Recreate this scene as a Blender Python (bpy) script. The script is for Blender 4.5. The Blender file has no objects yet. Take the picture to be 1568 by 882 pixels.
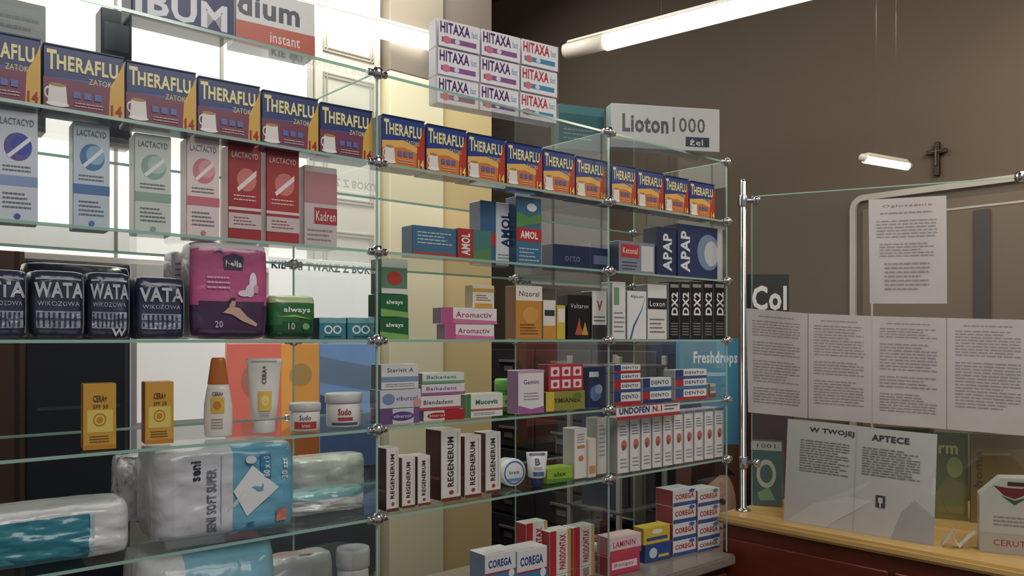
import bpy, bmesh, math, random
from mathutils import Vector, noise, Matrix
random.seed(4)
F=1250.0; CX=784.0; HZ=520.0; EYE=1.62
P1=(-0.3035,1.833); AX,AY=0.745,0.667
ANG=math.atan2(AY,AX); AX,AY=math.cos(ANG),math.sin(ANG); BX,BY=-AY,AX
SH=[.6,.4,.2,0,-.2,-.4,-.72]
scn=bpy.context.scene
scn.view_settings.view_transform='Standard'
# ---------------- materials
_m={}
def lin(c): 
    c=c/255.; return c/12.92 if c<=.04045 else ((c+.055)/1.055)**2.4
def M(col,rough=.32,metal=0.,emis=0.,kind='n'):
    key=(tuple(col),rough,metal,emis,kind)
    if key in _m: return _m[key]
    m=bpy.data.materials.new('paint_%d'%len(_m)); m.use_nodes=True
    nt=m.node_tree; b=nt.nodes['Principled BSDF']
    g=sum(col)/3.; ds=.17 if kind in('n','plastic') else 0
    c=[lin(x*(1-ds)+g*ds) for x in col]+[1]
    tn=nt.nodes.new('ShaderNodeTexNoise'); tc=nt.nodes.new('ShaderNodeTexCoord')
    tn.inputs['Scale'].default_value={'n':25,'wall':1.6,'wood':6,'plastic':30}[kind]
    if kind=='wood':
        mp=nt.nodes.new('ShaderNodeMapping'); mp.inputs['Scale'].default_value=(12,1,12)
        nt.links.new(tc.outputs['Object'],mp.inputs[0]); nt.links.new(mp.outputs[0],tn.inputs['Vector'])
    else: nt.links.new(tc.outputs['Object'],tn.inputs['Vector'])
    mr=nt.nodes.new('ShaderNodeMapRange')
    lo={'n':.93,'wall':.9,'wood':.7,'plastic':.9}[kind]
    mr.inputs['To Min'].default_value=lo; mr.inputs['To Max'].default_value=1.04
    nt.links.new(tn.outputs['Fac'],mr.inputs['Value'])
    mx=nt.nodes.new('ShaderNodeVectorMath'); mx.operation='SCALE'
    mx.inputs[0].default_value=c[:3]; nt.links.new(mr.outputs[0],mx.inputs['Scale'])
    nt.links.new(mx.outputs[0],b.inputs['Base Color'])
    b.inputs['Roughness'].default_value=rough; b.inputs['Metallic'].default_value=metal
    if kind=='plastic':
        b.inputs['Coat Weight'].default_value=.4
        bp=nt.nodes.new('ShaderNodeBump'); bp.inputs['Strength'].default_value=.35; bp.inputs['Distance'].default_value=.01
        n2=nt.nodes.new('ShaderNodeTexNoise'); n2.inputs['Scale'].default_value=14; n2.inputs['Distortion'].default_value=1.5
        nt.links.new(tc.outputs['Object'],n2.inputs['Vector']); nt.links.new(n2.outputs['Fac'],bp.inputs['Height']); nt.links.new(bp.outputs[0],b.inputs['Normal'])
    if emis>0:
        b.inputs['Emission Color'].default_value=c; b.inputs['Emission Strength'].default_value=emis
    _m[key]=m; return m
def glassmat(name,tint,base=.045,gr=.02,diff=None):
    m=bpy.data.materials.new(name); m.use_nodes=True; nt=m.node_tree; nt.nodes.clear()
    o=nt.nodes.new('ShaderNodeOutputMaterial'); t=nt.nodes.new('ShaderNodeBsdfTransparent'); g=nt.nodes.new('ShaderNodeBsdfGlossy')
    t.inputs[0].default_value=tint; g.inputs['Roughness'].default_value=gr
    mx=nt.nodes.new('ShaderNodeMixShader'); ge=nt.nodes.new('ShaderNodeNewGeometry')
    d=nt.nodes.new('ShaderNodeVectorMath'); d.operation='DOT_PRODUCT'
    nt.links.new(ge.outputs['Incoming'],d.inputs[0]); nt.links.new(ge.outputs['Normal'],d.inputs[1])
    def ma(op,a,b=None):
        n=nt.nodes.new('ShaderNodeMath'); n.operation=op
        for i,x in enumerate((a,b)):
            if x is None: continue
            if isinstance(x,(int,float)): n.inputs[i].default_value=x
            else: nt.links.new(x,n.inputs[i])
        return n.outputs[0]
    c=ma('ABSOLUTE',d.outputs['Value']); q=ma('POWER',ma('SUBTRACT',1.0,c),5.0)
    f=ma('ADD',ma('MULTIPLY',q,.75),base)
    last=t.outputs[0]
    if diff:
        df=nt.nodes.new('ShaderNodeBsdfDiffuse'); df.inputs[0].default_value=diff
        m2=nt.nodes.new('ShaderNodeMixShader'); m2.inputs[0].default_value=.6
        nt.links.new(last,m2.inputs[1]); nt.links.new(df.outputs[0],m2.inputs[2]); last=m2.outputs[0]
    nt.links.new(f,mx.inputs[0]); nt.links.new(last,mx.inputs[1]); nt.links.new(g.outputs[0],mx.inputs[2]); nt.links.new(mx.outputs[0],o.inputs[0])
    return m
GLASS=glassmat('clear_glass',(.95,.985,.965,1),.12); 
EDGE=glassmat('glass_edge',(.6,.82,.76,1),.2,.2,(.5,.80,.70,1))
CHROME=M((215,215,220),.2,1.)
# ---------------- text cache
_t={}
def textgeo(s,bold=.0,shear=0):
    k=(s,bold,shear)
    if k in _t: return _t[k]
    cu=bpy.data.curves.new('t','FONT'); cu.body=s; cu.offset=bold; cu.resolution_u=2; cu.shear=shear
    if bold: cu.space_character=1.08
    ob=bpy.data.objects.new('t',cu); scn.collection.objects.link(ob)
    dg=bpy.context.evaluated_depsgraph_get(); me=bpy.data.meshes.new_from_object(ob.evaluated_get(dg))
    vs=[(v.co.x,v.co.y) for v in me.vertices]; fs=[tuple(p.vertices) for p in me.polygons]
    bpy.data.objects.remove(ob); bpy.data.curves.remove(cu); bpy.data.meshes.remove(me)
    if not vs: vs=[(0,0)]
    x0=min(v[0] for v in vs);x1=max(v[0] for v in vs);y0=min(v[1] for v in vs);y1=max(v[1] for v in vs)
    vs=[((v[0]-x0)/max(x1-x0,1e-6),(v[1]-y0)/max(y1-y0,1e-6)) for v in vs]
    _t[k]=(vs,fs); return _t[k]
# ---------------- mesh builder
class MB:
    def __init__(s): s.v=[];s.f=[];s.mi=[];s.sm=[];s.mats=[]
    def mid(s,m):
        if m not in s.mats: s.mats.append(m)
        return s.mats.index(m)
    def add(s,vs,fs,m,smooth=False):
        b=len(s.v); s.v+= [tuple(v) for v in vs]
        ml=m if isinstance(m,list) else [m]*len(fs)
        for f,mm in zip(fs,ml):
            s.f.append(tuple(b+i for i in f)); s.mi.append(s.mid(mm)); s.sm.append(smooth)
    def box(s,x0,x1,y0,y1,z0,z1,m,bev=.0012,seg=1):
        bm=bmesh.new(); bmesh.ops.create_cube(bm,size=1)
        for v in bm.verts: v.co=Vector(((x0+x1)/2+v.co.x*(x1-x0),(y0+y1)/2+v.co.y*(y1-y0),(z0+z1)/2+v.co.z*(z1-z0)))
        bev=min(bev,.3*min(x1-x0,y1-y0,z1-z0))
        if bev>0: bmesh.ops.bevel(bm,geom=bm.edges[:],offset=bev,segments=seg,affect='EDGES')
        bm.verts.ensure_lookup_table(); bm.verts.index_update()
        s.add([v.co[:] for v in bm.verts],[tuple(v.index for v in f.verts) for f in bm.faces],m); bm.free()
    def lathe(s,prof,m,c=(0,0,0),seg=32,sy=1.0,flat=None,ax='z'):
        vs=[];fs=[];ml=[]
        for i,(r,z) in enumerate(prof):
            for j in range(seg):
                a=2*math.pi*j/seg
                rr=(r,r*sy) 
                if flat: rr=flat(z,r)
                p=(math.cos(a)*rr[0],math.sin(a)*rr[1],z)
                if ax=='y': p=(p[0],z,p[1])
                if ax=='x': p=(z,p[0],p[1])
                vs.append((p[0]+c[0],p[1]+c[1],p[2]+c[2]))
        for i in range(len(prof)-1):
            for j in range(seg):
                fs.append((i*seg+j,i*seg+(j+1)%seg,(i+1)*seg+(j+1)%seg,(i+1)*seg+j))
        fs.append(tuple(range(seg))[::-1]); fs.append(tuple(range((len(prof)-1)*seg,len(prof)*seg)))
        s.add(vs,fs,m,True)
    def deco(s,items,fm,k0=1):
        """fm(x,z,layer)->3d point, fractions"""
        for i,it in enumerate(items):
            k=k0+i; t=it[0]
            if t=='r':
                _,x0,x1,z0,z1,c=it; n=6
                vs=[];fs=[]
                for a in range(n+1):
                    for b in range(n+1): vs.append(fm(x0+(x1-x0)*a/n,z0+(z1-z0)*b/n,k))
                for a in range(n):
                    for b in range(n): q=a*(n+1)+b; fs.append((q,q+n+1,q+n+2,q+1))
                s.add(vs,fs,M(c))
            elif t in('t','v','T','V'):
                _,tx,x0,x1,z0,z1,c=it
                g=textgeo(tx,.032 if t in 'TV' else 0.006)
                if t in 'tT': vs=[fm(x0+(x1-x0)*a,z0+(z1-z0)*b,k) for a,b in g[0]]
                else: vs=[fm(x1-(x1-x0)*b,z0+(z1-z0)*a,k) for a,b in g[0]]
                s.add(vs,g[1],M(c))
            elif t=='c':
                _,cx,cz,rx,rz,c=it
                vs=[fm(cx+rx*math.cos(a*math.pi/12),cz+rz*math.sin(a*math.pi/12),k) for a in range(24)]
                s.add(vs,[tuple(range(24))],M(c))
            elif t=='o':
                _,cx,cz,rx,rz,th,c=it
                vs=[]
                for q in (1,1-th): vs+=[fm(cx+q*rx*math.cos(a*math.pi/12),cz+q*rz*math.sin(a*math.pi/12),k) for a in range(24)]
                s.add(vs,[(a,(a+1)%24,24+(a+1)%24,24+a) for a in range(24)],M(c))
            elif t=='p':
                s.add([fm(a,b,k) for a,b in it[1]],[tuple(range(len(it[1])))],M(it[2]))
            elif t=='l':
                _,x0,x1,z0,z1,n,c=it; dz=(z1-z0)/n; r=random.Random(n*7+int(x0*100))
                for q in range(n):
                    x=x0; zc=z1-(q+.5)*dz; end=x1-(x1-x0)*(r.random()*.35 if r.random()<.4 else .03)
                    while x<end:
                        w=(x1-x0)*(.05+.12*r.random()); e=min(x+w,end)
                        s.add([fm(x,zc-dz*.17,k),fm(e,zc-dz*.17,k),fm(e,zc+dz*.17,k),fm(x,zc+dz*.17,k)],[(0,1,2,3)],M(c))
                        x=e+(x1-x0)*.02
    def make(s,name,loc=(0,0,0),rz=0,parent=None):
        me=bpy.data.meshes.new(name); me.from_pydata(s.v,[],s.f)
        for m in s.mats: me.materials.append(m)
        me.polygons.foreach_set('material_index',s.mi); me.polygons.foreach_set('use_smooth',s.sm); me.update()
        ob=bpy.data.objects.new(name,me); scn.collection.objects.link(ob)
        ob.location=loc; ob.rotation_euler=(0,0,rz)
        if parent: ob.parent=parent
        return ob
# ---------------- shelf frame helpers
def K(u): return (u-CX)/F
def S(u,d):
    k=K(u); return (k*(P1[1]+d*BY)-P1[0]-d*BX)/(AX-k*AY)
def PT(s,d): return (P1[0]+s*AX+d*BX,P1[1]+s*AY+d*BY)
def ZV(u,d,v): return EYE+(HZ-v)/F*PT(S(u,d),d)[1]
SF=dict(loc=(P1[0],P1[1],0),rz=ANG)
def solve(uL,uR,d,yaw):
    L=PT(S(uL,d),d); a=ANG+math.radians(yaw); k=K(uR)
    w=(k*L[1]-L[0])/(math.cos(a)-k*math.sin(a))
    return L,w,a,L[1]+w*math.sin(a)/2
def place(uL,uR,vT,sh,d,yaw,z0=None):
    L,w,a,Ym=solve(uL,uR,d,yaw)
    zb=EYE+SH[sh] if z0 is None else z0
    h=EYE+(HZ-vT)/F*Ym-zb
    return L,w,a,zb,h
W=(232,230,226)
def P(name,uL,uR,vT,sh,d=.03,dep=.05,yaw=0,col=W,side=None,deco=[],sdeco=[],z0=None,tab=True):
    L,w,a,zb,h=place(uL,uR,vT,sh,d,yaw,z0)
    mb=MB(); mb.box(0,w,0,dep,0,h,M(col))
    fm=lambda x,z,k:(x*w,-.0003-.00015*k,z*h)
    mb.deco(deco,fm)
    sm=lambda x,z,k:(-.0003-.00015*k,dep*(1-x),z*h)
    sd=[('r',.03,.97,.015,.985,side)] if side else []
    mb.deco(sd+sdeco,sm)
    tm=lambda x,z,k:(x*w,dep*z,h+.0002+.00015*k)
    mb.deco([('r',.02,.98,.03,.05,(120,120,120)),('p',[(.42,.03),(.58,.03),(.56,.1),(.44,.1)],(170,170,170))],tm)
    mb.make(name,(L[0],L[1],zb+.0006),a)
    return zb+h+.0012
def CYL(uL,uR,vT,sh,d,z0=None):
    u=(uL+uR)/2; X,Y=PT(S(u,d),d); r=(uR-uL)/2/F*Y
    zb=EYE+SH[sh] if z0 is None else z0
    return X,Y,r,zb,EYE+(HZ-vT)/F*Y-zb
# =============== ROOM
def shelfobj(mb,name,parent=None): return mb.make(name,SF['loc'],SF['rz'],parent)
def sboxobj(name,s0,s1,d0,d1,z0,z1,mat,bev=0.002):
    mb=MB(); mb.box(s0,s1,d0,d1,z0,z1,mat,bev); return shelfobj(mb,name)
CEIL=3.9
WB=M((86,79,74),.8,kind='wall'); WR_=M((100,88,75),.8,kind='wall')
sboxobj('floor',-3.2,2.75,-3.2,3.2,-.1,0,M((110,100,90),.35,kind='wall'),0)
sboxobj('ceiling',-3.2,2.75,-3.2,3.2,CEIL,CEIL+.1,M((90,84,78),.8,kind='wall'),0)
sA=S(755,.95)
sboxobj('wall_left',-3.2,sA-.02,1.0,1.12,0,CEIL,M((205,200,190),.7,kind='wall'),0)
sboxobj('wall_return',sA-.14,sA-.02,1.12,3.1,0,CEIL,WB,0)
sboxobj('wall_back',sA-.14,2.6,3.1,3.2,0,CEIL,WB,0)
sboxobj('wall_right',2.6,2.72,-3.2,3.2,0,CEIL,WR_,0)
# pier
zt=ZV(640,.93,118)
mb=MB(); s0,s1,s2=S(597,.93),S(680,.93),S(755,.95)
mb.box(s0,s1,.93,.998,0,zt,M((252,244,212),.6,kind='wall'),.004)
mb.box(s0,s1,.93,.998,zt,CEIL,M((136,128,116),.7,kind='wall'),.004)  # taupe colour paints in the shade above the lit cream part
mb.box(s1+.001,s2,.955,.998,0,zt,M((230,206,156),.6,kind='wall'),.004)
mb.box(s1+.001,s2,.955,.998,zt,CEIL,M((112,104,96),.7,kind='wall'),.004)  # same painted shade on the upper part of this face
shelfobj(mb,'pier_shaded_top_1')
sboxobj('baseboard_right',2.585,2.599,-3.2,3.0,0,.09,M((60,48,40),.5))
# illuminated panel on left wall
def wallrect(mb,u0,u1,v0,v1,d,mat,th=.012,um=None):
    um=um or (u0+u1)/2
    a,b=S(u0,d),S(u1,d); z1=ZV(um,d,v0); z0=ZV(um,d,v1)
    mb.box(a,b,d,d+th,z0,z1,mat,.002); return a,b,z0,z1
mb=MB()
LB=M((255,252,243),.5,emis=.74)
a0,b0=S(-260,.975),S(470,.975); za=ZV(300,.975,402); 
mb.box(a0,b0,.975,.99,za,2.95,LB,.002)
fr=M((205,202,194),.5)
for (x0,x1,z0,z1) in ((a0-.02,a0,za-.02,2.97),(b0,b0+.02,za-.02,2.97),(a0,b0,za-.02,za),(a0,b0,2.95,2.97),(S(340,.97)-.006,S(340,.97)+.006,za,2.95),(S(178,.97)-.005,S(178,.97)+.005,za,2.95)):
    mb.box(x0,x1,.968,.992,z0,z1,fr,.002)
shelfobj(mb,'illuminated_light_panel')
mb=MB(); ds0,ds1=b0+.03,s0-.01
DM=M((228,224,212),.5,kind='wall')
mb.box(ds0,ds1,.975,.997,0.0,2.95,DM,.003)
fr2=M((180,175,162),.5)
for zz0,zz1 in ((.15,1.05),(1.2,2.0),(2.1,2.55),(2.62,2.88)):
    for q in (0,.012):
        mb.box(ds0+.03+q,ds0+.036+q,.970,.976,zz0,zz1,fr2,.001); mb.box(ds1-.036-q,ds1-.03-q,.970,.976,zz0,zz1,fr2,.001)
        mb.box(ds0+.03,ds1-.03,.970,.976,zz0+q,zz0+q+.006,fr2,.001); mb.box(ds0+.03,ds1-.03,.970,.976,zz1-q-.006,zz1-q,fr2,.001)
shelfobj(mb,'door_1')
def poster(name,u0,u1,v0,v1,d,col,deco=[],um=None,rough=.4,emis=0):
    mb=MB(); a,b,z0,z1=wallrect(mb,u0,u1,v0,v1,d,M(col,rough,0,emis),.006,um)
    mb.deco(deco,lambda x,z,k:(a+(b-a)*x,d-.0004-.0003*k,z0+(z1-z0)*z)); return shelfobj(mb,name)
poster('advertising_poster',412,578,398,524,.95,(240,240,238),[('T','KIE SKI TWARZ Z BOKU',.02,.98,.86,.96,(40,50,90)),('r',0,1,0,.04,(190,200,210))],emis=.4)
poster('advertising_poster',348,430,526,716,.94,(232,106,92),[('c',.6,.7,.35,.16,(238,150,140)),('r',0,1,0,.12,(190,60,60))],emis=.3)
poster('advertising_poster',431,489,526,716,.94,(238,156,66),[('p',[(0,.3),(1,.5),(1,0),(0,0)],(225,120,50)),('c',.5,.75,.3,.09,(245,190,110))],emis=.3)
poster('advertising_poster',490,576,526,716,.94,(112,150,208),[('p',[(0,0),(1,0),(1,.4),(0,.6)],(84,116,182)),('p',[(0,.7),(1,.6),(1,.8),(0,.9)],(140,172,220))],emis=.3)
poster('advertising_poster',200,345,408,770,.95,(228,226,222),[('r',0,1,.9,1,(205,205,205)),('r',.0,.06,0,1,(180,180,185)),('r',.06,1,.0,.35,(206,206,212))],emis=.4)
poster('advertising_panel',40,199,402,900,.94,(26,31,52),[('r',.0,1,.9,.99,(16,20,38)),('r',.1,.9,.55,.56,(60,66,90)),('r',.94,.98,0,1,(60,62,75))])
poster('door_2',-130,38,380,1000,.93,(84,54,42),[('r',.9,.95,0,1,(50,30,24)),('r',.2,.7,.2,.8,(66,42,34))])
poster('advertising_poster',346,576,722,900,.95,(90,96,108),[('r',.05,.95,.5,.95,(110,118,134))])
# =============== GLASS SHELF UNIT
unit=bpy.data.objects.new('glass_display_shelf',None); scn.collection.objects.link(unit)
unit.location=(P1[0],P1[1],0); unit.rotation_euler=(0,0,ANG)
def child(mb,name):
    return mb.make(name,(0,0,0),0,unit)
POSTS=[-.80,0,.781,1.378]; DP=.40
gm=MB(); em=MB()
for i,zz in enumerate(SH[:6]):
    z=EYE+zz
    for j in range(3):
        x0,x1=POSTS[j]+.003,POSTS[j+1]-.003
        gm.add([(x0,0,z-.003),(x1,0,z-.003),(x1,DP,z-.003),(x0,DP,z-.003)],[(0,1,2,3)],GLASS)
        em.box(x0,x1,-.001,.001,z-.006,z,EDGE,0); em.box(x0,x1,DP-.001,DP+.001,z-.006,z,EDGE,0)
for x in POSTS:
    gm.add([(x,0,.91),(x,DP,.91),(x,DP,EYE+.6),(x,0,EYE+.6)],[(0,1,2,3)],GLASS)
    em.box(x-.0025,x+.0025,-.0015,.0015,.905,EYE+.6,EDGE,0)
    em.box(x-.0025,x+.0025,DP-.001,DP+.001,.905,EYE+.6,EDGE,0)
    em.box(x-.0025,x+.0025,0,DP,EYE+.599,EYE+.601,EDGE,0)
child(gm,'glass_sheets'); child(em,'polished_edges')
cm=MB()
ballp=[(.0005,-.014),(.008,-.013),(.0125,-.007),(.014,0),(.0125,.007),(.008,.013),(.0005,.014)]
for x in POSTS:
    for zz in SH[:6]:
        for dd in (-.004,DP):
            cm.lathe(ballp,CHROME,(x,dd,EYE+zz-.002),16)
            cm.lathe([(.008,0),(.0085,.002),(.0085,.014),(.007,.016)],CHROME,(x+.008,dd+.002,EYE+zz-.003),12,ax='x')
            cm.lathe([(.008,-.016),(.0085,-.014),(.0085,-.002),(.007,0)],CHROME,(x-.008,dd+.002,EYE+zz-.003),12,ax='x')
child(cm,'ball_connectors')
mb=MB(); zt=EYE-.72
BR=M((72,44,34),.4,kind='wood')
mb.box(-.82,1.39,-.03,.47,zt-.035,zt,M((150,142,134),.25,kind='wood'),.006,2)
mb.box(-.80,1.37,.0,.45,.08,zt-.036,BR,.003)
mb.box(-.78,1.35,.04,.43,.001,.08,M((30,26,24)),.002)
for i in range(4):
    x=-.80+i*.5425
    mb.box(x+.01,x+.5325,-.016,-.001,.11,zt-.06,M((92,54,40),.35,kind='wood'),.003)
    mb.lathe([(.006,0),(.006,.1)],CHROME,(x+.48,-.03,.55),10)
    for q in (.555,.645): mb.lathe([(.004,0),(.004,.016)],CHROME,(x+.48,-.03,q),8,ax='y')
shelfobj(mb,'base_cabinet')
# =============== PRODUCTS
def cold(left):
    low=(132,54,86) if left else (236,124,50)
    d=[('r',0,1,0,.5,low),
       ('p',[(.0,.5),(1,.5),(1,.56),(.0,.5)],(70,90,180)),
       ('p',[(.80,0),(1,0),(1,.93),(.95,.78),(.88,.62),(.82,.5)],(236,180,60) if left else (206,56,44)),
       ('T','T',.04,.16,.62,.92,(250,236,160)),
       ('T','HERAFLU',.16,.92,.63,.86,(250,236,160)),
       ('t','ZATOKI',.55,.86,.48,.57,(250,220,120)),
       ('p',[(.05,.12),(.07,.40),(.27,.40),(.29,.12)],(236,232,226)),
       ('o',.06,.27,.05,.09,.35,(236,232,226)),
       ('c',.17,.11,.14,.035,(250,248,244)),('c',.17,.40,.10,.025,(190,140,60)),
       ('r',.36,.45,.24,.34,(90,110,190)),('r',.49,.58,.24,.34,(90,110,190)),('r',.62,.71,.24,.34,(90,110,190)),
       ('l',.38,.74,.10,.19,2,(220,200,190)),
       ('T','14',.83,.97,.05,.22,(190,30,40) if left else (250,230,90)),
       ('p',[(.0,.98),(1,.98),(1,1.0),(0,1)],(15,25,70))]
    if not left: d.insert(2,('p',[(0,.5),(.5,.56),(1,.4),(1,.3),(.5,.42),(0,.36)],(250,190,90)))
    return d
def mid_v(u,h,d=.03):
    return HZ-(.4+h)*F/PT(S(u,d),d)[1]
for a,b in ((-62,62),(66,190),(193,300),(303,398),(401,487),(490,570)):
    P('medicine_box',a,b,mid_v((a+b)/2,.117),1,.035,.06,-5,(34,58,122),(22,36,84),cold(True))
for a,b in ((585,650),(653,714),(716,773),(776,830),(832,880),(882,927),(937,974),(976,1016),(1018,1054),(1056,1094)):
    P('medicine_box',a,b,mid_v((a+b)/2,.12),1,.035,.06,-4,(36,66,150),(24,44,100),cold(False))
P('medicine_box',-8,70,2,1,.22,.05,-3,(150,158,154),(120,126,122),[('r',.1,.9,.2,.5,(110,120,118)),('l',.1,.9,.6,.9,4,(100,110,110))])
P('medicine_box',155,202,16,1,.24,.05,-3,(98,102,106),(70,74,78),[('r',.1,.9,.7,.9,(140,144,150)),('l',.1,.9,.2,.5,4,(140,144,150))])
# top shelf boxes
P('medicine_box',202,358,-62,0,.02,.07,-2,(38,54,114),(24,34,80),[('T','IBUM',.03,.93,.05,.45,(238,240,245)),('p',[(0,0),(1,0),(1,.02),(0,.03)],(200,60,60))])
P('medicine_box',361,482,-8,0,.03,.06,-6,(236,236,234),(200,200,200),[('r',0,1,0,.4,(216,84,54)),('T','dium',.02,.8,.5,.9,(60,70,88)),('t','instant',.42,.8,.12,.3,(245,240,235))])
hd=[]
for r in range(3):
    for c in range(3):
        x=c/3.;z=r/3.; blue=(c==2)
        hd+=[('r',x+.006,x+.327,z+.008,z+.325,(246,244,248)),
             ('T','HITAXA',x+.02,x+.25,z+.17,z+.30,(210,50,70) if blue else (86,40,110)),('t','fast',x+.262,x+.31,z+.18,z+.26,(90,160,210)),
             ('r',x+.03,x+.3,z+.06,z+.12,(70,150,200) if blue else (150,90,160)),
             ('c',x+.07,z+.09,.03,.045,(230,120,140)),('c',x+.15,z+.09,.02,.03,(230,230,240)),
             ('r',x+.33,x+.334,z,z+.333,(150,140,160)),('r',x,x+.333,z-.002,z+.003,(150,140,160))]
P('medicine_box_stack',668,852,52,0,.10,.04,-8,(222,218,226),(200,196,208),hd,[('r',0,1,.32,.34,(150,140,160)),('r',0,1,.66,.68,(150,140,160))])
P('medicine_box',936,1102,163,0,.12,.05,-30,(196,198,196),(120,150,150),[('T','Lioton',.1,.52,.36,.78,(70,76,80)),('t','1000',.56,.86,.42,.76,(80,86,90)),('r',.68,.9,.1,.32,(40,60,80)),('t','żel',.72,.84,.13,.28,(220,220,220)),('p',[(0,0),(.6,0),(.3,.12),(0,.2)],(150,160,160))])
P('medicine_box',856,925,163,0,.24,.06,-20,(50,104,110),(30,60,70),[('r',0,1,.8,1,(70,130,136)),('l',.1,.8,.2,.5,3,(120,170,170))])
def lact(c1,c2,band,ctext=(120,120,140)):
    return [('r',0,1,.33,.42,band),('c',.52,.68,.34,.125,c1),('c',.6,.7,.25,.09,c2),('p',[(.25,.6),(.8,.78),(.82,.74),(.3,.57)],(240,240,245)),
      ('t','LACTACYD',.1,.9,.87,.93,ctext),('l',.15,.85,.45,.52,2,ctext),('l',.15,.85,.12,.28,4,ctext),('c',.5,.06,.08,.025,c1)]
P('soap_box',-6,58,170,2,.05,.05,-8,(216,224,238),(190,198,210),lact((100,90,180),(70,80,190),(140,170,220)))
P('soap_box',112,168,189,2,.06,.05,-6,(198,216,230),(150,160,172),lact((70,130,190),(140,190,225),(80,130,190)))
P('soap_box',206,262,207,2,.06,.05,-6,(212,222,214),(160,170,166),lact((140,180,170),(180,210,200),(150,180,168)))
P('soap_box',286,336,213,2,.06,.05,-6,(236,216,216),(180,160,164),lact((220,120,140),(236,160,170),(214,110,130)))
red=(180,46,48)
rd=[('c',.55,.65,.3,.12,(225,120,110)),('p',[(.25,.56),(.85,.76),(.85,.70),(.3,.52)],(245,230,230)),('t','LACTACYD',.1,.9,.87,.93,(245,220,220)),('r',0,1,.33,.36,(235,210,210)),('r',0,1,.14,.3,(214,196,196)),('l',.15,.85,.17,.27,3,(150,60,60)),('l',.15,.85,.42,.5,2,(240,200,200))]
P('soap_box',350,400,224,2,.06,.05,-6,red,(140,30,34),rd)
P('soap_box',408,458,233,2,.06,.05,-6,(190,52,52),(150,60,56),rd)
P('soap_box',466,516,256,2,.06,.05,-6,(210,194,194),(150,120,120),[('r',.0,1,.55,.93,(196,130,134)),('r',.3,1,.3,.5,(190,56,60)),('t','Kadren',.35,.95,.34,.46,(240,230,230)),('l',.1,.9,.08,.25,3,(150,140,140))])
P('medicine_box',632,700,348,2,.05,.05,-2,(66,116,152),(44,80,120),[('r',0,1,.0,.15,(200,60,50)),('l',.1,.9,.4,.85,4,(190,210,220))])
P('medicine_box',701,752,352,2,.04,.05,-2,(190,50,50),(44,80,120),[('r',.45,1,0,1,(70,130,120)),('V','AMOL',.1,.36,.15,.85,(240,235,230)),('p',[(.45,0),(1,0),(1,.45),(.45,.3)],(90,140,80))])
P('medicine_box',735,788,310,2,.11,.05,-4,(216,220,224),(60,80,110),[('r',0,.45,0,1,(50,104,152)),('V','AMOL',.6,.86,.3,.85,(30,60,110)),('r',0,.45,.3,.5,(200,50,50)),('l',.5,.95,.05,.2,3,(120,130,150))])
P('medicine_box',791,829,303,2,.07,.05,-4,(56,114,152),(36,72,110),[('r',0,1,.36,.55,(200,44,44)),('T','AMOL',.15,.85,.4,.51,(245,240,235)),('p',[(0,.55),(1,.65),(1,.8),(.5,.72),(0,.78)],(90,150,80)),('c',.6,.86,.2,.06,(230,235,240)),('l',.1,.9,.06,.28,4,(180,200,215))])
P('medicine_box',847,905,376,2,.08,.05,-4,(40,50,90),(26,32,60),[('t','orto',.3,.7,.35,.6,(110,120,170))])
P('medicine_box',906,934,374,2,.1,.05,-4,(44,54,96),(26,32,60),[('r',.1,.9,.3,.6,(110,120,160))])
P('medicine_box',948,1003,371,2,.05,.05,-4,(130,140,158),(60,70,90),[('r',.05,.55,.5,.9,(206,52,56)),('t','Ketonal',.1,.5,.62,.8,(240,235,235)),('r',.6,.95,.1,.9,(206,208,212)),('l',.08,.5,.1,.4,3,(70,80,110))])
P('medicine_box',1006,1036,349,2,.05,.06,-4,(42,52,96),(26,34,70),[('V','APAP',.3,.75,.12,.88,(226,230,238))])
P('medicine_box',1038,1106,347,2,.05,.06,-4,(44,58,108),(26,34,70),[('V','APAP',.06,.26,.12,.88,(226,230,238)),('c',.68,.52,.26,.34,(120,140,180)),('c',.74,.5,.16,.24,(190,196,206)),('r',.88,1,0,1,(206,208,212))])
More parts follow.
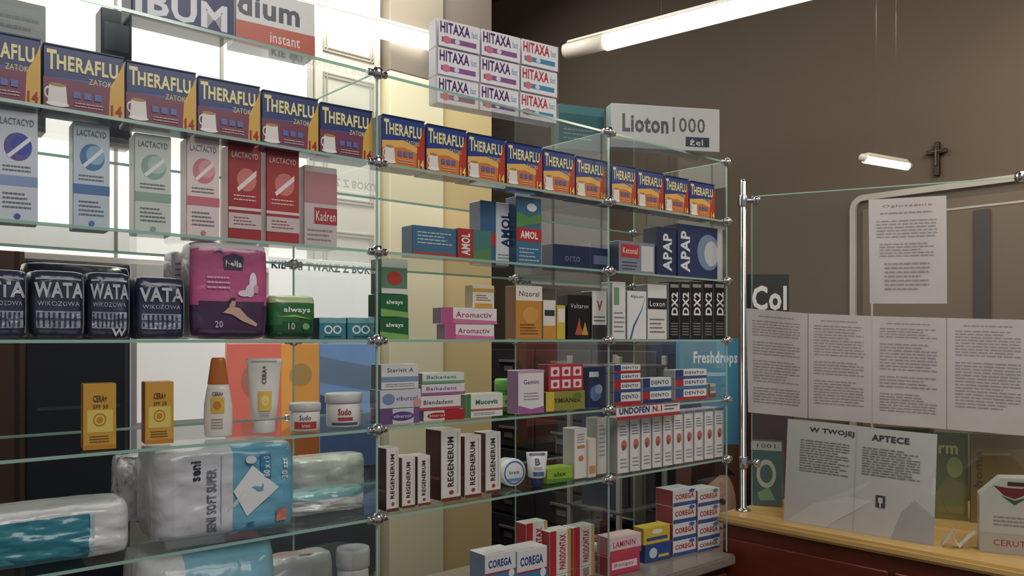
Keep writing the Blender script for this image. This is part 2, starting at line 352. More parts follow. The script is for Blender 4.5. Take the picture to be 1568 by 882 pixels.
# soft packs
def pillow(name,uL,uR,vT,sh,d,dep,yaw,matfn,edge=.6,wr=.003,n=16,deco=[],seed=0,z0=None,pw=4,mname=None):
    L,w,a,zb,h=place(uL,uR,vT,sh,d,yaw,z0)
    bm=bmesh.new(); bmesh.ops.create_cube(bm,size=2); bmesh.ops.subdivide_edges(bm,edges=bm.edges[:],cuts=n,use_grid_fill=True)
    def th(nx,nz): return edge+(1-edge)*math.sqrt(max(0,(1-abs(nx)**pw)*(1-abs(nz)**pw)))
    def W_(nx,nz,ny):
        q=noise.noise(Vector((nx*2.2+seed,nz*2.6,ny*1.5+seed)))*1.0+noise.noise(Vector((nx*6+seed,nz*7,ny*4)))*.5+noise.noise(Vector((nx*15+seed,nz*5,ny*9)))*.25
        return q*wr
    def pos(nx,ny,nz):
        t=th(nx,nz); o=W_(nx,nz,ny)
        x=w/2+nx*w/2*(1-.05*abs(nz)**6-.04*abs(ny)**4)+o*.5*(1-abs(nx)*.5); z=h/2+nz*h/2*(1-.05*abs(nx)**6-.05*abs(ny)**6)
        y=dep/2+ny*dep/2*t+(o if abs(ny)>.5 else 0)
        return (x,y,max(z,0))
    bm.verts.index_update(); nn=[v.co.copy() for v in bm.verts]
    mb=MB(); vs=[pos(c.x,c.y,c.z) for c in nn]; fs=[];ml=[]
    for f in bm.faces:
        fs.append(tuple(v.index for v in f.verts)); c=f.calc_center_median(); ml.append(matfn((c.x+1)/2,(c.z+1)/2,c.y))
    mb.add(vs,fs,ml,True); bm.free()
    def fm(x,z,k):
        p=pos(x*2-1,-1,z*2-1); return (p[0],p[1]-.0012-.0003*k,p[2])
    mb.deco(deco,fm)
    return mb.make(name,(L[0],L[1],zb+.0006),a)
PL=lambda c:M(c,.28,kind='plastic')
def wata(t,extra=[]): return [('r',.06,.94,.88,.91,(170,178,196)),('T',t,.04,.98,.60,.84,(206,210,220)),('t','WIKOZOWA',.1,.9,.48,.55,(190,196,210)),('r',.08,.92,.14,.4,(160,166,184))]+[('r',.1+.1*i,.14+.1*i,.16,.38,(54,62,96)) for i in range(8)]+[('r',.08,.92,.27,.29,(54,62,96)),('r',.96,1.0,.05,.95,(120,128,150))]+extra
nv=lambda x,z,y:PL((48,56,86))
pillow('cotton_wool_pack',-30,42,412,3,.06,.09,-4,nv,.85,.004,10,wata('ATA'),1,pw=10)
pillow('cotton_wool_pack',47,131,414,3,.06,.09,-4,nv,.85,.004,10,wata('WATA'),2,pw=10)
pillow('cotton_wool_pack',134,200,417,3,.07,.08,-4,nv,.85,.004,10,wata('WATA',[('T','W',.55,.9,.02,.14,(214,218,228))]),3,pw=10)
pillow('cotton_wool_pack',209,284,424,3,.07,.08,-4,nv,.85,.004,10,wata('VATA'),4,pw=10)
pillow('cotton_wool_pack',40,206,403,3,.2,.1,0,lambda x,z,y:PL((30,36,60)),.6,.003,10,[],5)
def bf(x,z,y):
    if y>-.9 and x<.1: return PL((205,200,208))
    if z<.34+.06*math.sin(x*3): return PL((74,42,84))
    if z>.93: return PL((214,208,216))
    return PL((206,84,142))
pillow('sanitary_pads_pack',290,412,370,3,.06,.12,-10,bf,.85,.002,20,[
 ('p',[(.42,.72),(.66,.72),(.68,.86),(.54,.90),(.40,.86)],(70,62,96)),('T','bella',.44,.65,.75,.82,(240,236,244)),
 ('c',.80,.60,.05,.10,(246,236,246)),('c',.76,.50,.06,.07,(240,226,240)),('c',.68,.47,.08,.035,(240,220,236)),('c',.84,.52,.03,.05,(224,160,200)),
 ('t','20',.3,.40,.10,.17,(230,220,235)),
 ('p',[(.40,.26),(.5,.33),(.62,.31),(.72,.22),(.86,.14),(.84,.11),(.66,.17),(.52,.24)],(222,176,158)),('p',[(.48,.33),(.52,.39),(.57,.38),(.56,.32)],(216,160,140)),('p',[(.46,.34),(.5,.42),(.57,.42),(.56,.39),(.5,.39)],(50,30,46)),
 ('l',.2,.5,.5,.66,3,(236,190,214)),('p',[(.26,.90),(.36,.95),(.44,.90),(.36,.92)],(120,150,200))],7,pw=10)
pillow('sanitary_pads_pack',264,300,384,3,.2,.08,-4,lambda x,z,y:PL((210,198,210)),.8,.002,8,[('l',.1,.9,.5,.9,6,(150,120,160))],8)
def gf(x,z,y):
    if z>.88: return PL((190,210,150))
    return PL((40,124,66)) if (z>.3+.2*x) else PL((28,88,50))
pillow('sanitary_pads_pack',415,486,452,3,.05,.08,-4,gf,.7,.002,12,[('T','always',.25,.85,.58,.74,(235,245,235)),('p',[(.1,.5),(.5,.56),(.9,.45),(.5,.5)],(150,210,90)),('t','10',.35,.5,.2,.36,(235,245,235)),('c',.75,.28,.08,.08,(120,190,90))],9,pw=8)
for a,b in ((489,530),(532,573)):
    P('tampon_box',a,b,487,3,.05,.05,-3,(54,134,152),(36,90,110),[('r',0,1,.75,1,(120,180,190)),('o',.33,.45,.16,.2,.35,(235,245,245)),('o',.66,.45,.16,.2,.35,(235,245,245)),('r',.2,.8,.1,.16,(30,80,120))])
z=P('sanitary_pads_box',582,626,486,3,.05,.06,-3,(34,104,60),(24,70,40),[('T','always',.2,.8,.5,.75,(225,240,225)),('p',[(0,0),(1,0),(1,.2),(0,.35)],(130,190,90))])
z=P('sanitary_pads_box',583,625,451,3,.05,.06,-3,(36,110,64),(24,70,40),[('T','always',.2,.8,.5,.75,(225,240,225)),('p',[(0,0),(1,0),(1,.2),(0,.35)],(130,190,90))],z0=z)
P('medicine_box',584,624,397,3,.05,.05,-3,(96,140,110),(60,90,70),[('r',0,1,.75,1,(200,205,200)),('c',.5,.45,.28,.2,(200,60,50)),('r',0,1,0,.15,(220,225,220))],z0=z)
ar=[('r',.0,.2,0,1,(200,80,140)),('t','Aromactiv',.25,.9,.4,.75,(170,40,90)),('p',[(.2,0),(1,0),(1,.2),(.2,.32)],(220,110,160))]
z=P('ointment_box',682,757,497,3,.07,.04,-3,(236,226,232),(140,110,130),ar)
z=P('ointment_box',676,761,472,3,.07,.04,-3,(236,226,232),(140,110,130),ar,z0=z)
P('medicine_box',724,757,437,3,.075,.035,-3,(232,222,200),(170,150,110),[('r',0,1,.7,.85,(220,160,60)),('r',.1,.9,0,.2,(220,160,60)),('l',.15,.85,.3,.6,3,(120,100,80))],z0=z)
P('shampoo_box',790,830,438,3,.05,.05,-6,(214,140,50),(140,90,40),[('r',0,1,.72,1,(232,226,216)),('t','Nizoral',.12,.88,.8,.9,(60,50,50)),('c',.55,.45,.3,.16,(226,160,70)),('l',.15,.85,.08,.3,4,(120,70,30))])
P('medicine_box',832,851,460,3,.05,.045,-6,(230,224,214),(150,130,100),[('r',0,1,0,.35,(220,150,50)),('r',.1,.9,.6,.75,(60,60,70))])
P('medicine_box',853,866,468,3,.06,.04,-6,(222,196,60),(150,130,50),[('r',.1,.9,.5,.9,(235,230,220))])
P('medicine_box',870,904,452,3,.05,.05,-5,(38,36,38),(20,20,22),[('p',[(.3,.1),(.4,.3),(.5,.5),(.55,.3),(.7,.1)],(200,90,60)),('p',[(.6,.1),(.75,.4),(.9,.1)],(210,160,70)),('t','Voltaren',.1,.9,.7,.8,(210,210,215))])
P('medicine_box',907,929,446,3,.05,.05,-5,(220,218,216),(40,38,40),[('r',0,1,.0,.3,(60,60,66)),('T','V',.3,.7,.6,.8,(190,60,60)),('l',.1,.9,.35,.5,2,(100,100,100))])
P('medicine_box',938,958,432,3,.04,.05,-5,(226,228,226),(150,152,150),[('r',.1,.5,.6,.9,(120,160,130)),('l',.1,.9,.1,.5,5,(130,140,150))])
P('medicine_box',961,990,446,3,.04,.05,-5,(230,232,234),(150,152,150),[('p',[(.1,.0),(.3,.3),(.7,.6),(.95,.9),(.75,.6),(.35,.25),(.2,0)],(60,110,170)),('t','Alpicort',.15,.85,.84,.92,(60,60,70))])
P('medicine_box',992,1021,436,3,.04,.05,-5,(226,226,224),(120,120,120),[('r',0,1,.55,.75,(44,44,50)),('t','Loxon',.1,.9,.6,.7,(235,235,235)),('l',.1,.9,.1,.4,4,(110,110,120))])
for a,b in ((1025,1040),(1042,1057),(1059,1075),(1077,1092),(1094,1110)):
    P('shampoo_box',a,b,432,3,.04,.05,-5,(30,30,32),(150,150,152),[('V','DX2',.2,.85,.42,.82,(240,240,240)),('r',.1,.9,.9,.96,(170,170,170)),('l',.15,.85,.06,.3,5,(150,150,150))],[('r',.1,.4,.1,.9,(60,60,62))])
# shelf 5
cera=[('r',0,1,0,.07,(220,140,30)),('r',.12,.9,.26,.6,(242,214,96)),('T','CERA+',.3,.72,.72,.82,(90,66,40)),('o',.5,.45,.2,.1,.2,(200,130,30)),('c',.5,.45,.1,.05,(220,140,30)),('t','SPF 50',.3,.75,.62,.68,(100,70,40)),('l',.2,.8,.1,.22,3,(120,80,40))]
P('sunscreen_box',127,178,588,4,.04,.045,-10,(228,166,54),(196,130,40),cera)
P('sunscreen_box',222,266,585,4,.05,.045,-10,(228,166,54),(196,130,40),cera)
X,Y,r,zb,h=CYL(313,355,548,4,.09)
mb=MB()
def fl(z,rr): return (rr,rr*.6)
mb.lathe([(r*.86,0),(r*.95,h*.02),(r*1.0,h*.2),(r*.98,h*.4),(r*.8,h*.6),(r*.72,h*.66)],M((236,232,224),.3),(0,0,0),32,flat=fl)
mb.lathe([(r*.72,h*.66),(r*.74,h*.67),(r*.6,h*.85),(r*.5,h*.97),(r*.42,h)],M((214,112,44),.3),(0,0,0),32,flat=fl)
def cf(R,hh,x0=-.7,x1=.7,sy=.6):
    def f(x,z,k):
        xx=(x0+(x1-x0)*x); return (R*xx,-sy*R*math.sqrt(max(0,1-xx*xx))-.0006-.0002*k,z*hh)
    return f
mb.deco([('r',.2,.85,.3,.5,(236,196,60)),('T','CERA+',.25,.8,.52,.57,(110,70,40)),('c',.5,.4,.2,.05,(226,130,40)),('l',.2,.8,.1,.24,4,(150,130,110))],cf(r,h))
mb.make('sunscreen_bottle',(X,Y,zb+.0006),ANG-.5)
X,Y,r,zb,h=CYL(378,431,549,4,.1)
mb=MB()
def ft(z,rr):
    t=max(0,(z/h-.2)/.8); return (rr,rr*(1-t)*.75+.002*t+ .25*rr*(1-t))
mb.lathe([(r*.60,0),(r*.62,.002),(r*.62,h*.16),(r*.58,h*.17)],M((214,210,204),.35),(0,0,0),32)
mb.lathe([(r*.56,h*.17),(r*.72,h*.2),(r*.78,h*.4),(r*.86,h*.65),(r*.95,h*.9),(r,h*.96),(r,h)],M((236,232,226),.3),(0,0,0),32,flat=ft)
def tf(x,z,k):
    t=max(0,(z-.2)/.8); R=r*(.72+.26*t); xx=-.75+1.5*x; yy=R*((1-t)*1.0)*math.sqrt(1-xx*xx)+.0025
    return (R*xx,-yy-.0008-.0002*k,z*h)
mb.deco([('r',.25,.85,.3,.56,(238,196,70)),('V','CERA+',.42,.6,.66,.9,(110,90,60)),('c',.55,.44,.18,.07,(250,220,120)),('l',.3,.8,.22,.28,2,(150,130,110)),('r',.02,.98,.955,.97,(190,186,180))],tf)
mb.make('cream_tube',(X,Y,zb+.0006),ANG-.45)
def jar(name,uL,uR,vT,sh,d,lid,body,deco,lidfrac=.28,z0=None):
    X,Y,r,zb,h=CYL(uL,uR,vT,sh,d,z0); mb=MB(); q=h*(1-lidfrac)
    mb.lathe([(r*.86,0),(r*.93,h*.03),(r*.93,q*.93),(r*.88,q)],M(body,.3),(0,0,0),40)
    pr=[(r*.97,q),(r,q+.001),(r,h*.96),(r*.95,h),(r*.8,h*.995),(r*.01,h*.99)]
    mb.lathe(pr,M(lid,.35),(0,0,0),40)
    mb.deco(deco,cf(r*.93,h,-.85,.85,1.0)); mb.make(name,(X,Y,zb+.0006),ANG-.5); return zb+h
jar('cream_jar',443,491,617,4,.08,(206,204,202),(236,232,226),[('r',.1,.95,.08,.34,(190,60,60)),('t','Sudo',.3,.75,.4,.58,(60,60,90)),('t','krem',.4,.7,.14,.28,(240,230,220))])
jar('cream_jar',498,554,602,4,.1,(210,210,210),(236,234,230),[('r',.1,.95,.06,.14,(70,80,120)),('T','Sudo',.3,.75,.36,.56,(180,50,50)),('r',.3,.8,.2,.3,(190,60,60))])
z=P('medicine_box',583,642,626,4,.05,.05,-4,(210,206,214),(90,80,110),[('r',.0,.3,0,1,(110,70,140)),('c',.55,.5,.3,.3,(90,60,140)),('t','viburcol',.32,.78,.4,.62,(240,235,245)),('r',.85,1,0,1,(120,80,150))])
z=P('medicine_box',582,645,597,4,.05,.05,-4,(206,206,216),(90,80,110),[('c',.2,.5,.15,.3,(110,140,190)),('t','viburcol',.38,.9,.4,.65,(90,60,140)),('c',.9,.25,.1,.25,(220,150,150))],z0=z)
P('medicine_box',584,641,558,4,.05,.05,-4,(222,220,218),(110,110,116),[('t','Sterivit A',.15,.85,.68,.85,(60,66,90)),('r',0,1,.3,.5,(120,150,190)),('l',.1,.9,.08,.25,2,(140,140,150))],z0=z)
z=P('toothpaste_box',649,711,628,4,.05,.045,-4,(226,222,220),(130,120,120),[('r',.5,1,0,1,(190,34,44)),('c',.32,.5,.24,.3,(190,34,44)),('t','Imirol',.14,.5,.4,.62,(245,240,240))])
z=P('toothpaste_box',642,706,606,4,.05,.045,-4,(226,222,222),(130,120,120),[('r',0,1,0,.2,(200,60,80)),('t','Blendadent',.1,.8,.4,.7,(60,60,80))],z0=z)
z=P('toothpaste_box',646,712,588,4,.05,.045,-4,(220,214,224),(130,120,120),[('r',0,1,0,.25,(170,90,150)),('t','Baikadent',.1,.8,.45,.75,(150,70,130))],z0=z)
P('toothpaste_box',647,711,571,4,.05,.045,-4,(214,222,216),(130,120,120),[('r',0,1,0,.25,(110,170,130)),('t','Baikadent',.1,.8,.45,.75,(60,130,90))],z0=z)
P('medicine_box',714,770,603,4,.05,.045,-4,(222,226,220),(120,140,110),[('r',.0,.12,0,1,(60,140,60)),('T','Mucovit',.25,.85,.55,.75,(50,120,60)),('r',.1,1,.28,.36,(200,70,60)),('l',.2,.8,.08,.22,2,(120,130,120))])
X,Y,r,zb,h=CYL(757,793,580,4,.15); mb=MB()
mb.lathe([(r*.9,0),(r,.003),(r,h*.62),(r*.96,h*.64)],M((70,150,54),.3)); mb.lathe([(r*.96,h*.64),(r*1.0,h*.66),(r*1.0,h*.95),(r*.9,h),(r*.02,h)],M((110,186,80),.3))
mb.deco([('r',.1,.9,.15,.5,(190,220,120)),('t','gel',.3,.7,.25,.4,(40,90,40))],cf(r,h,-.85,.85,1)); mb.make('pill_bottle',(X,Y,zb+.0006),ANG-.5)
P('medicine_box',794,833,567,4,.04,.05,-4,(226,222,226),(150,110,150),[('p',[(0,0),(1,0),(1,.16),(.5,.1),(0,.2)],(170,90,160)),('t','Gemini',.2,.8,.68,.78,(110,60,130)),('r',0,1,.94,1,(200,150,200)),('l',.2,.8,.3,.5,3,(160,140,170))])
z=P('medicine_box',836,896,599,4,.05,.05,-4,(150,150,64),(80,84,40),[('T','TYMIANEK',.1,.9,.4,.65,(60,70,30)),('r',0,.2,0,1,(226,190,60)),('c',.8,.7,.1,.2,(100,130,60))])
P('medicine_box',840,893,558,4,.05,.05,-4,(206,50,66),(120,30,40),[('r',.06,.3,.55,.9,(236,220,222)),('r',.38,.62,.55,.9,(236,220,222)),('r',.7,.94,.55,.9,(236,220,222)),('r',.06,.3,.1,.42,(236,220,222)),('r',.38,.62,.1,.42,(236,220,222)),('r',.7,.94,.1,.42,(236,220,222))]+[('c',.18+.32*i,.25+.47*j,.06,.09,(206,40,60)) for i in range(3) for j in range(2)],z0=z)
P('medicine_box',899,928,562,4,.06,.05,-4,(40,56,100),(24,32,60),[('c',.45,.35,.3,.2,(90,120,180)),('c',.6,.45,.2,.12,(150,170,210)),('r',.1,.6,.75,.88,(200,205,220))])
tp=lambda c1,c2:[('r',0,1,0,.3,c1),('r',.0,.25,.3,1,c2),('t','DENTO',.3,.9,.5,.8,(40,50,100))]
def st(uL,uR,vs,sh,d,cols,nm='toothpaste_box',yaw=-4,dep=.05):
    z=None
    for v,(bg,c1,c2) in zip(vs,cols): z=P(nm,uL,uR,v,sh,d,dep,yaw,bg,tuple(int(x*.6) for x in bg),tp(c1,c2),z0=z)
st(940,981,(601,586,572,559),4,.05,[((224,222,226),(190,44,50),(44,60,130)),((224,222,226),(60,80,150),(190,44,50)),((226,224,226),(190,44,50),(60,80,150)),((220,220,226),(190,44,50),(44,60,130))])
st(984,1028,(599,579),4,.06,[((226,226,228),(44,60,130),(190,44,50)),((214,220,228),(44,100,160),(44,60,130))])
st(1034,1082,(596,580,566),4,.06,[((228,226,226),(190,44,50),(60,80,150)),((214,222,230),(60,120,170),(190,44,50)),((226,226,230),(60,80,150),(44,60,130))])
st(1084,1096,(588,),4,.07,[((206,200,190),(170,60,50),(90,80,80))])
L,w,a,Ym=solve(944,1041,-.008,0)
mb=MB(); mb.box(0,w,0,.002,0,.04,M((228,226,228)),.0005)
mb.deco([('r',0,1,0,.25,(196,44,50)),('T','UNDOFEN',.04,.5,.4,.88,(34,46,110)),('T','N.1',.55,.7,.4,.85,(196,44,50)),('l',.74,.98,.4,.9,2,(60,60,80)),('r',.0,1,.94,1,(196,44,50))],lambda x,z,k:(w*x,-.0003-.00015*k,.04*z))
mb.make('shelf_label',(L[0],L[1],EYE-.2-.035),a)
def reg(x=0): return [('V','REGENERUM',.3,.62,.2,.9,(70,50,50)),('r',0,1,0,.05,(120,60,50)),('c',.5,.12,.12,.03,(170,60,50)),('r',.8,.84,.1,.95,(190,180,176))]
for a_,b_,v,dd in ((592,611,686,.03),(616,636,700,.04),(640,659,698,.04),(676,706,658,.04),(712,737,667,.04),(744,767,662,.05)):
    P('serum_box',a_,b_,v,5,dd,.05 if a_!=676 else .07,-2,(230,226,222),(84,34,30) if a_ in(592,676) else (110,70,64),reg(),[('r',.1,.9,.3,.34,(150,80,70))])
X,Y,r,zb,h=CYL(765,810,700,5,.08)
mb=MB(); r=r*.95
mb.lathe([(r*.9,0),(r,.003),(r,.022),(r*.97,.024)],M((226,228,232),.3),(0,0,r),40,ax='y')
mb.lathe([(r*.95,.024),(r*.95,.05),(r*.9,.053)],M((200,206,216),.3),(0,0,r),40,ax='y')
mb.deco([('o',.5,.5,.42,.42,.12,(60,110,180)),('t','krem',.3,.7,.45,.58,(50,80,150)),('p',[(.2,.3),(.8,.3),(.7,.2),(.3,.2)],(90,150,200))],lambda x,z,k:(r*(2*x-1),-.0006-.0002*k,r*2*z))
mb.make('cream_jar',(X,Y,zb+.0006),ANG-.2)
X,Y,r,zb,h=CYL(805,839,692,5,.05)
mb=MB()
def ft2(z,rr):
    t=max(0,(z/h-.25)/.75); return (rr,rr*(1-t)+.002)
mb.lathe([(r*.6,0),(r*.62,.002),(r*.62,h*.22),(r*.58,h*.24)],M((30,44,90),.35))
mb.lathe([(r*.6,h*.24),(r*.8,h*.28),(r*.88,h*.6),(r,h*.95),(r,h)],M((230,230,230),.3),flat=ft2)
def tf2(x,z,k):
    t=max(0,(z-.25)/.75); R=r*(.8+.17*t); xx=-.75+1.5*x
    return (R*xx,-(R*(1-t))*math.sqrt(1-xx*xx)-.0028-.0002*k,z*h)
mb.deco([('r',.1,.9,.32,.44,(60,90,150)),('T','B',.3,.65,.62,.82,(40,50,100)),('l',.2,.8,.48,.58,2,(80,90,120)),('r',0,1,.9,.97,(60,80,120))],tf2)
mb.make('cream_tube',(X,Y,zb+.0006),ANG-.5)
P('medicine_box',838,877,716,5,.05,.05,-4,(150,196,50),(110,150,40),[('T','alax',.25,.75,.4,.7,(60,100,30)),('p',[(0,0),(1,0),(1,.2),(0,.3)],(90,150,50))])
P('medicine_box',880,899,656,5,.05,.05,-2,(228,224,220),(190,186,182),[('r',.2,.8,.6,.66,(214,130,60)),('c',.5,.4,.2,.06,(220,120,70)),('l',.2,.8,.7,.9,4,(140,140,140))])
P('medicine_box',901,913,672,5,.04,.04,-2,(226,214,196),(200,190,176),[('r',.1,.9,.1,.3,(214,150,70))])
P('medicine_box',915,929,640,5,.06,.05,-2,(222,220,218),(190,188,186),[('l',.2,.8,.3,.9,8,(150,150,150))])
N=10
for i in range(N):
    t0=i/N; a_=946+ (1110-946)*(t0**.93); b_=946+(1110-946)*(((i+1)/N)**.93)-2
    um=(a_+b_)/2
    P('ointment_box',a_,b_,640-(um-946)*.10,5,.03,.06,-6,(226,224,226),(170,168,172),[('c',.55,.5,.26,.09,(206,110,96)),('c',.5,.45,.14,.05,(150,80,80)),('r',.85,.95,.05,.95,(200,200,206)),('l',.15,.8,.66,.86,4,(110,120,150)),('l',.2,.8,.08,.28,3,(150,150,160)),('r',0,1,.95,1,(120,130,160))])
def sf(x,z,y):
    if y>-.85: return PL((220,220,226))
    if x<.12: return PL((206,208,216))
    if x<.50+.0*z: return PL((214,216,226))
    return PL((100,180,216))
pillow('incontinence_pads_pack',236,458,683,5,.05,.2,-6,sf,.8,.007,26,[
 ('V','seni',.22,.29,.66,.88,(40,42,60)),('V','SENI SOFT SUPER',.33,.40,.06,.78,(110,116,140)),('r',.43,.438,.08,.92,(170,176,190)),
 ('p',[(.52,.5),(.66,.78),(.86,.5),(.62,.2)],(236,240,244)),('p',[(.60,.48),(.68,.66),(.79,.5),(.66,.34)],(150,206,230)),('p',[(.48,.3),(.6,.5),(.58,.0),(.5,.0)],(226,234,240)),
 ('r',.72,.80,.62,.9,(60,140,190)),('V','60 x 60',.74,.79,.64,.88,(230,240,245)),('V','30 szt',.88,.93,.6,.84,(230,240,245)),('c',.65,.85,.04,.05,(236,240,244)),('T','S',.62,.68,.06,.14,(60,130,180)),('r',.84,.92,.1,.24,(226,130,110))],11,pw=10)
pillow('plastic_wrapped_pack',184,262,700,5,.27,.12,-4,lambda x,z,y:PL((216,212,218)),.5,.022,22,[],21)
pillow('incontinence_pads_pack',452,568,700,5,.23,.12,-4,lambda x,z,y:PL((130,186,194)) if z<.3 else PL((226,228,224)),.5,.010,18,[],31)
pillow('incontinence_pads_pack',444,566,752,5,.10,.1,-4,lambda x,z,y:PL((218,222,222)) if z<.7 else PL((120,176,186)),.5,.010,18,[],36)
pillow('incontinence_pads_pack',-60,208,783,5,.04,.18,-2,lambda x,z,y:(PL((38,138,162)) if (x<.72 and z<.88) else PL((220,222,226))),.65,.008,24,[('r',.72,.75,.05,.86,(170,200,210))],41,pw=8)
pillow('incontinence_pads_pack',216,436,846,6,.06,.25,-6,lambda x,z,y:(PL((130,196,222)) if z>.5 and x>.3 else PL((226,226,228))),.6,.008,20,[],51)
pillow('plastic_wrapped_pack',380,520,858,6,.31,.14,-4,lambda x,z,y:PL((206,206,212)),.5,.012,14,[],61)
jar('cream_jar',515,566,838,6,.14,(214,214,216),(222,222,222),[('l',.2,.8,.2,.5,4,(140,150,160))],.2)
def cor(): return [('r',0,1,0,.28,(60,130,190)),('r',0,1,.28,.34,(190,50,60)),('T','COREGA',.1,.85,.5,.78,(40,70,150)),('c',.85,.2,.1,.14,(230,235,240))]
for a_,b_,d_ in ((743,790,.03),(792,838,.05)):
    z=None
    for v in (936,890,846+(a_>750)*-6):
        z=P('denture_cleaner_box',a_,b_,v,6,d_,.07,-4,(226,228,232),(120,150,180),cor(),z0=z)
for a_,b_,vv,dd in ((806,838,(890,800),.16),(842,874,(880,812),.12),(878,910,(868,806),.13)):
    z=None
    for v in vv:
        z=P('toothpaste_box',a_,b_,v,6,dd,.05,-4,(228,224,222),(190,60,60),[('r',.0,.3,0,1,(200,44,50)),('V','PARODONTAX',.45,.75,.1,.9,(190,44,50)),('r',.85,1,0,1,(200,170,80))],z0=z)
z=P('ointment_box',932,980,850,6,.08,.06,-6,(206,60,90),(150,50,70),[('r',.1,.9,.3,.7,(236,210,220)),('t','Bengay',.18,.8,.38,.62,(190,40,80))])
z=P('ointment_box',934,982,820,6,.08,.06,-6,(232,200,206),(180,120,130),[('r',0,1,0,.3,(210,70,90)),('t','LAMININ',.1,.8,.45,.75,(190,50,80))],z0=z)
z=P('medicine_box',988,1028,832,6,.1,.05,-6,(40,80,160),(30,50,110),[('c',.3,.5,.15,.3,(200,210,230)),('r',.5,.9,.2,.35,(230,200,60))])
P('medicine_box',986,1026,806,6,.1,.05,-6,(226,196,60),(170,140,40),[('r',.1,.9,.2,.4,(60,90,150)),('c',.5,.7,.2,.15,(240,235,220))],z0=z)
X,Y,r,zb,h=CYL(902,928,820,6,.2); mb=MB()
mb.lathe([(r*.9,0),(r,.004),(r,h*.7),(r*.6,h*.8)],M((222,200,206),.3)); mb.lathe([(r*.55,h*.8),(r*.6,h*.81),(r*.5,h)],M((190,60,90),.3)); mb.deco([('r',.1,.9,.2,.5,(200,80,110))],cf(r,h,-.85,.85,1)); mb.make('pill_bottle',(X,Y,zb+.0006),ANG-.4)
for a_,b_,d_ in ((1031,1066,.09),(1069,1102,.07)):
    z=None
    for v in (826,800,774,749):
        z=P('denture_cleaner_box',a_,b_,v,6,d_,.08,-6,(226,226,228),(150,60,66),[('r',0,1,0,.22,(60,90,160)),('T','COREGA',.08,.9,.4,.72,(190,44,54)),('c',.8,.85,.12,.12,(60,110,180))],z0=z)
# =============== LAMPS
def tube_lamp(name,A,B,z,r=.02,endcap=.16,strength=9,house=.035,wall=None,wire=.0007):
    d=Vector((B[0]-A[0],B[1]-A[1],0)); L=d.length; ang=math.atan2(d.y,d.x)
    mb=MB(); em_=M((255,249,240),.4,emis=strength)
    mb.lathe([(r*.6,endcap),(r,endcap+.004),(r,L-endcap),(r*.6,L-endcap+.004)],em_,(0,0,0),20,ax='x')
    hm=M((214,206,194),.4)
    mb.lathe([(house*.55,0),(house*.8,.006),(house*.86,.02),(house*.86,endcap)],hm,(0,0,.006),24,ax='x')
    mb.lathe([(house*.86,L-endcap),(house*.86,L-.02),(house*.6,L)],hm,(0,0,.006),24,ax='x')
    mb.box(.03,L-.03,-house*.8,house*.8,r*.8,r*.8+.014,hm,.004,2)
    if wall is None:
        for q in (.45 if L>1 else L*.3,L-.2 if L>1 else L*.7):
            mb.lathe([(wire,0),(wire,CEIL-z-.045)],CHROME,(q,0,.03),6)
    else:
        for q in (.2,L-.2): mb.box(q-.02,q+.02,0,wall,.0,.03,hm,.003)
    mb.make(name,(A[0],A[1],z),ang)
H1=1.1
A=(K(330)*H1*F/(HZ+17),H1*F/(HZ+17)); B=(K(668)*H1*F/(HZ-68),H1*F/(HZ-68))
d=Vector((B[0]-A[0],B[1]-A[1])).normalized(); A=(B[0]-d.x*1.3,B[1]-d.y*1.3)
tube_lamp('fluorescent_lamp',A,B,EYE+H1,.028,.02,6,.03,wall=.05)
H2=1.2
A=(K(864)*H2*F/(HZ-82),H2*F/(HZ-82)); B=(K(1195)*H2*F/(HZ+3),H2*F/(HZ+3))
d=Vector((B[0]-A[0],B[1]-A[1])).normalized(); B=(A[0]+d.x*1.5,A[1]+d.y*1.5)
tube_lamp('fluorescent_lamp',A,B,EYE+H2,.032,.2,5.5,.038,wire=.0004)
H3=.7
A=(K(1318)*H3*F/(HZ-243),H3*F/(HZ-243)); B=(K(1394)*H3*F/(HZ-256),H3*F/(HZ-256))
tube_lamp('fluorescent_lamp',A,B,EYE+H3,.015,.02,2,.018,wire=.0003)  # added tube standing in for a lamp reflection in the partition glass
# =============== RIGHT: counter, pole, partition
CT=EYE-.60
mb=MB()
mb.box(1.41,2.3,-1.7,.07,CT-.032,CT,M((228,188,120),.35,kind='wood'),.012,4)
mb.box(1.43,2.28,-1.68,.05,.08,CT-.033,M((104,46,30),.35,kind='wood'),.003)
mb.box(1.46,2.25,-1.66,.03,.001,.08,M((30,24,22)),.002)
for i in range(3):
    y=-1.66+i*.57
    mb.box(1.418,1.4295,y,y+.55,.12,CT-.08,M((116,52,34),.3,kind='wood'),.003)
shelfobj(mb,'service_counter')
PO=(.81,2.86); PA=math.atan2(-.42,.906); ca,sa=math.cos(PA),math.sin(PA)
mb=MB(); ch=M((215,215,220),.12,1.)
mb.lathe([(.026,0),(.026,.004),(.018,.008),(.0115,.012),(.0115,1.15),(.009,1.16),(.0005,1.163)],ch,(0,0,0),24)
for zz in (EYE-.43-CT,EYE+.485-CT):
    mb.lathe([(.016,-.02),(.017,-.017),(.017,.017),(.016,.02)],ch,(0,0,zz),20)
    mb.lathe([(.008,0),(.008,.03),(.015,.031),(.017,.04),(.012,.052),(.001,.055)],ch,(.005,0,zz),16,ax='x')
mb.make('chrome_pole',(PO[0],PO[1],CT+.0006),PA)
def tP(u): k=K(u); return (k*PO[1]-PO[0])/(ca-k*sa)
def yP(u): return PO[1]+tP(u)*sa
part=bpy.data.objects.new('glass_partition',None); scn.collection.objects.link(part); part.location=(PO[0],PO[1],0); part.rotation_euler=(0,0,PA)
mb=MB(); t1=1.2; GP=glassmat('partition_glass',(.95,.97,.95,1),.11)
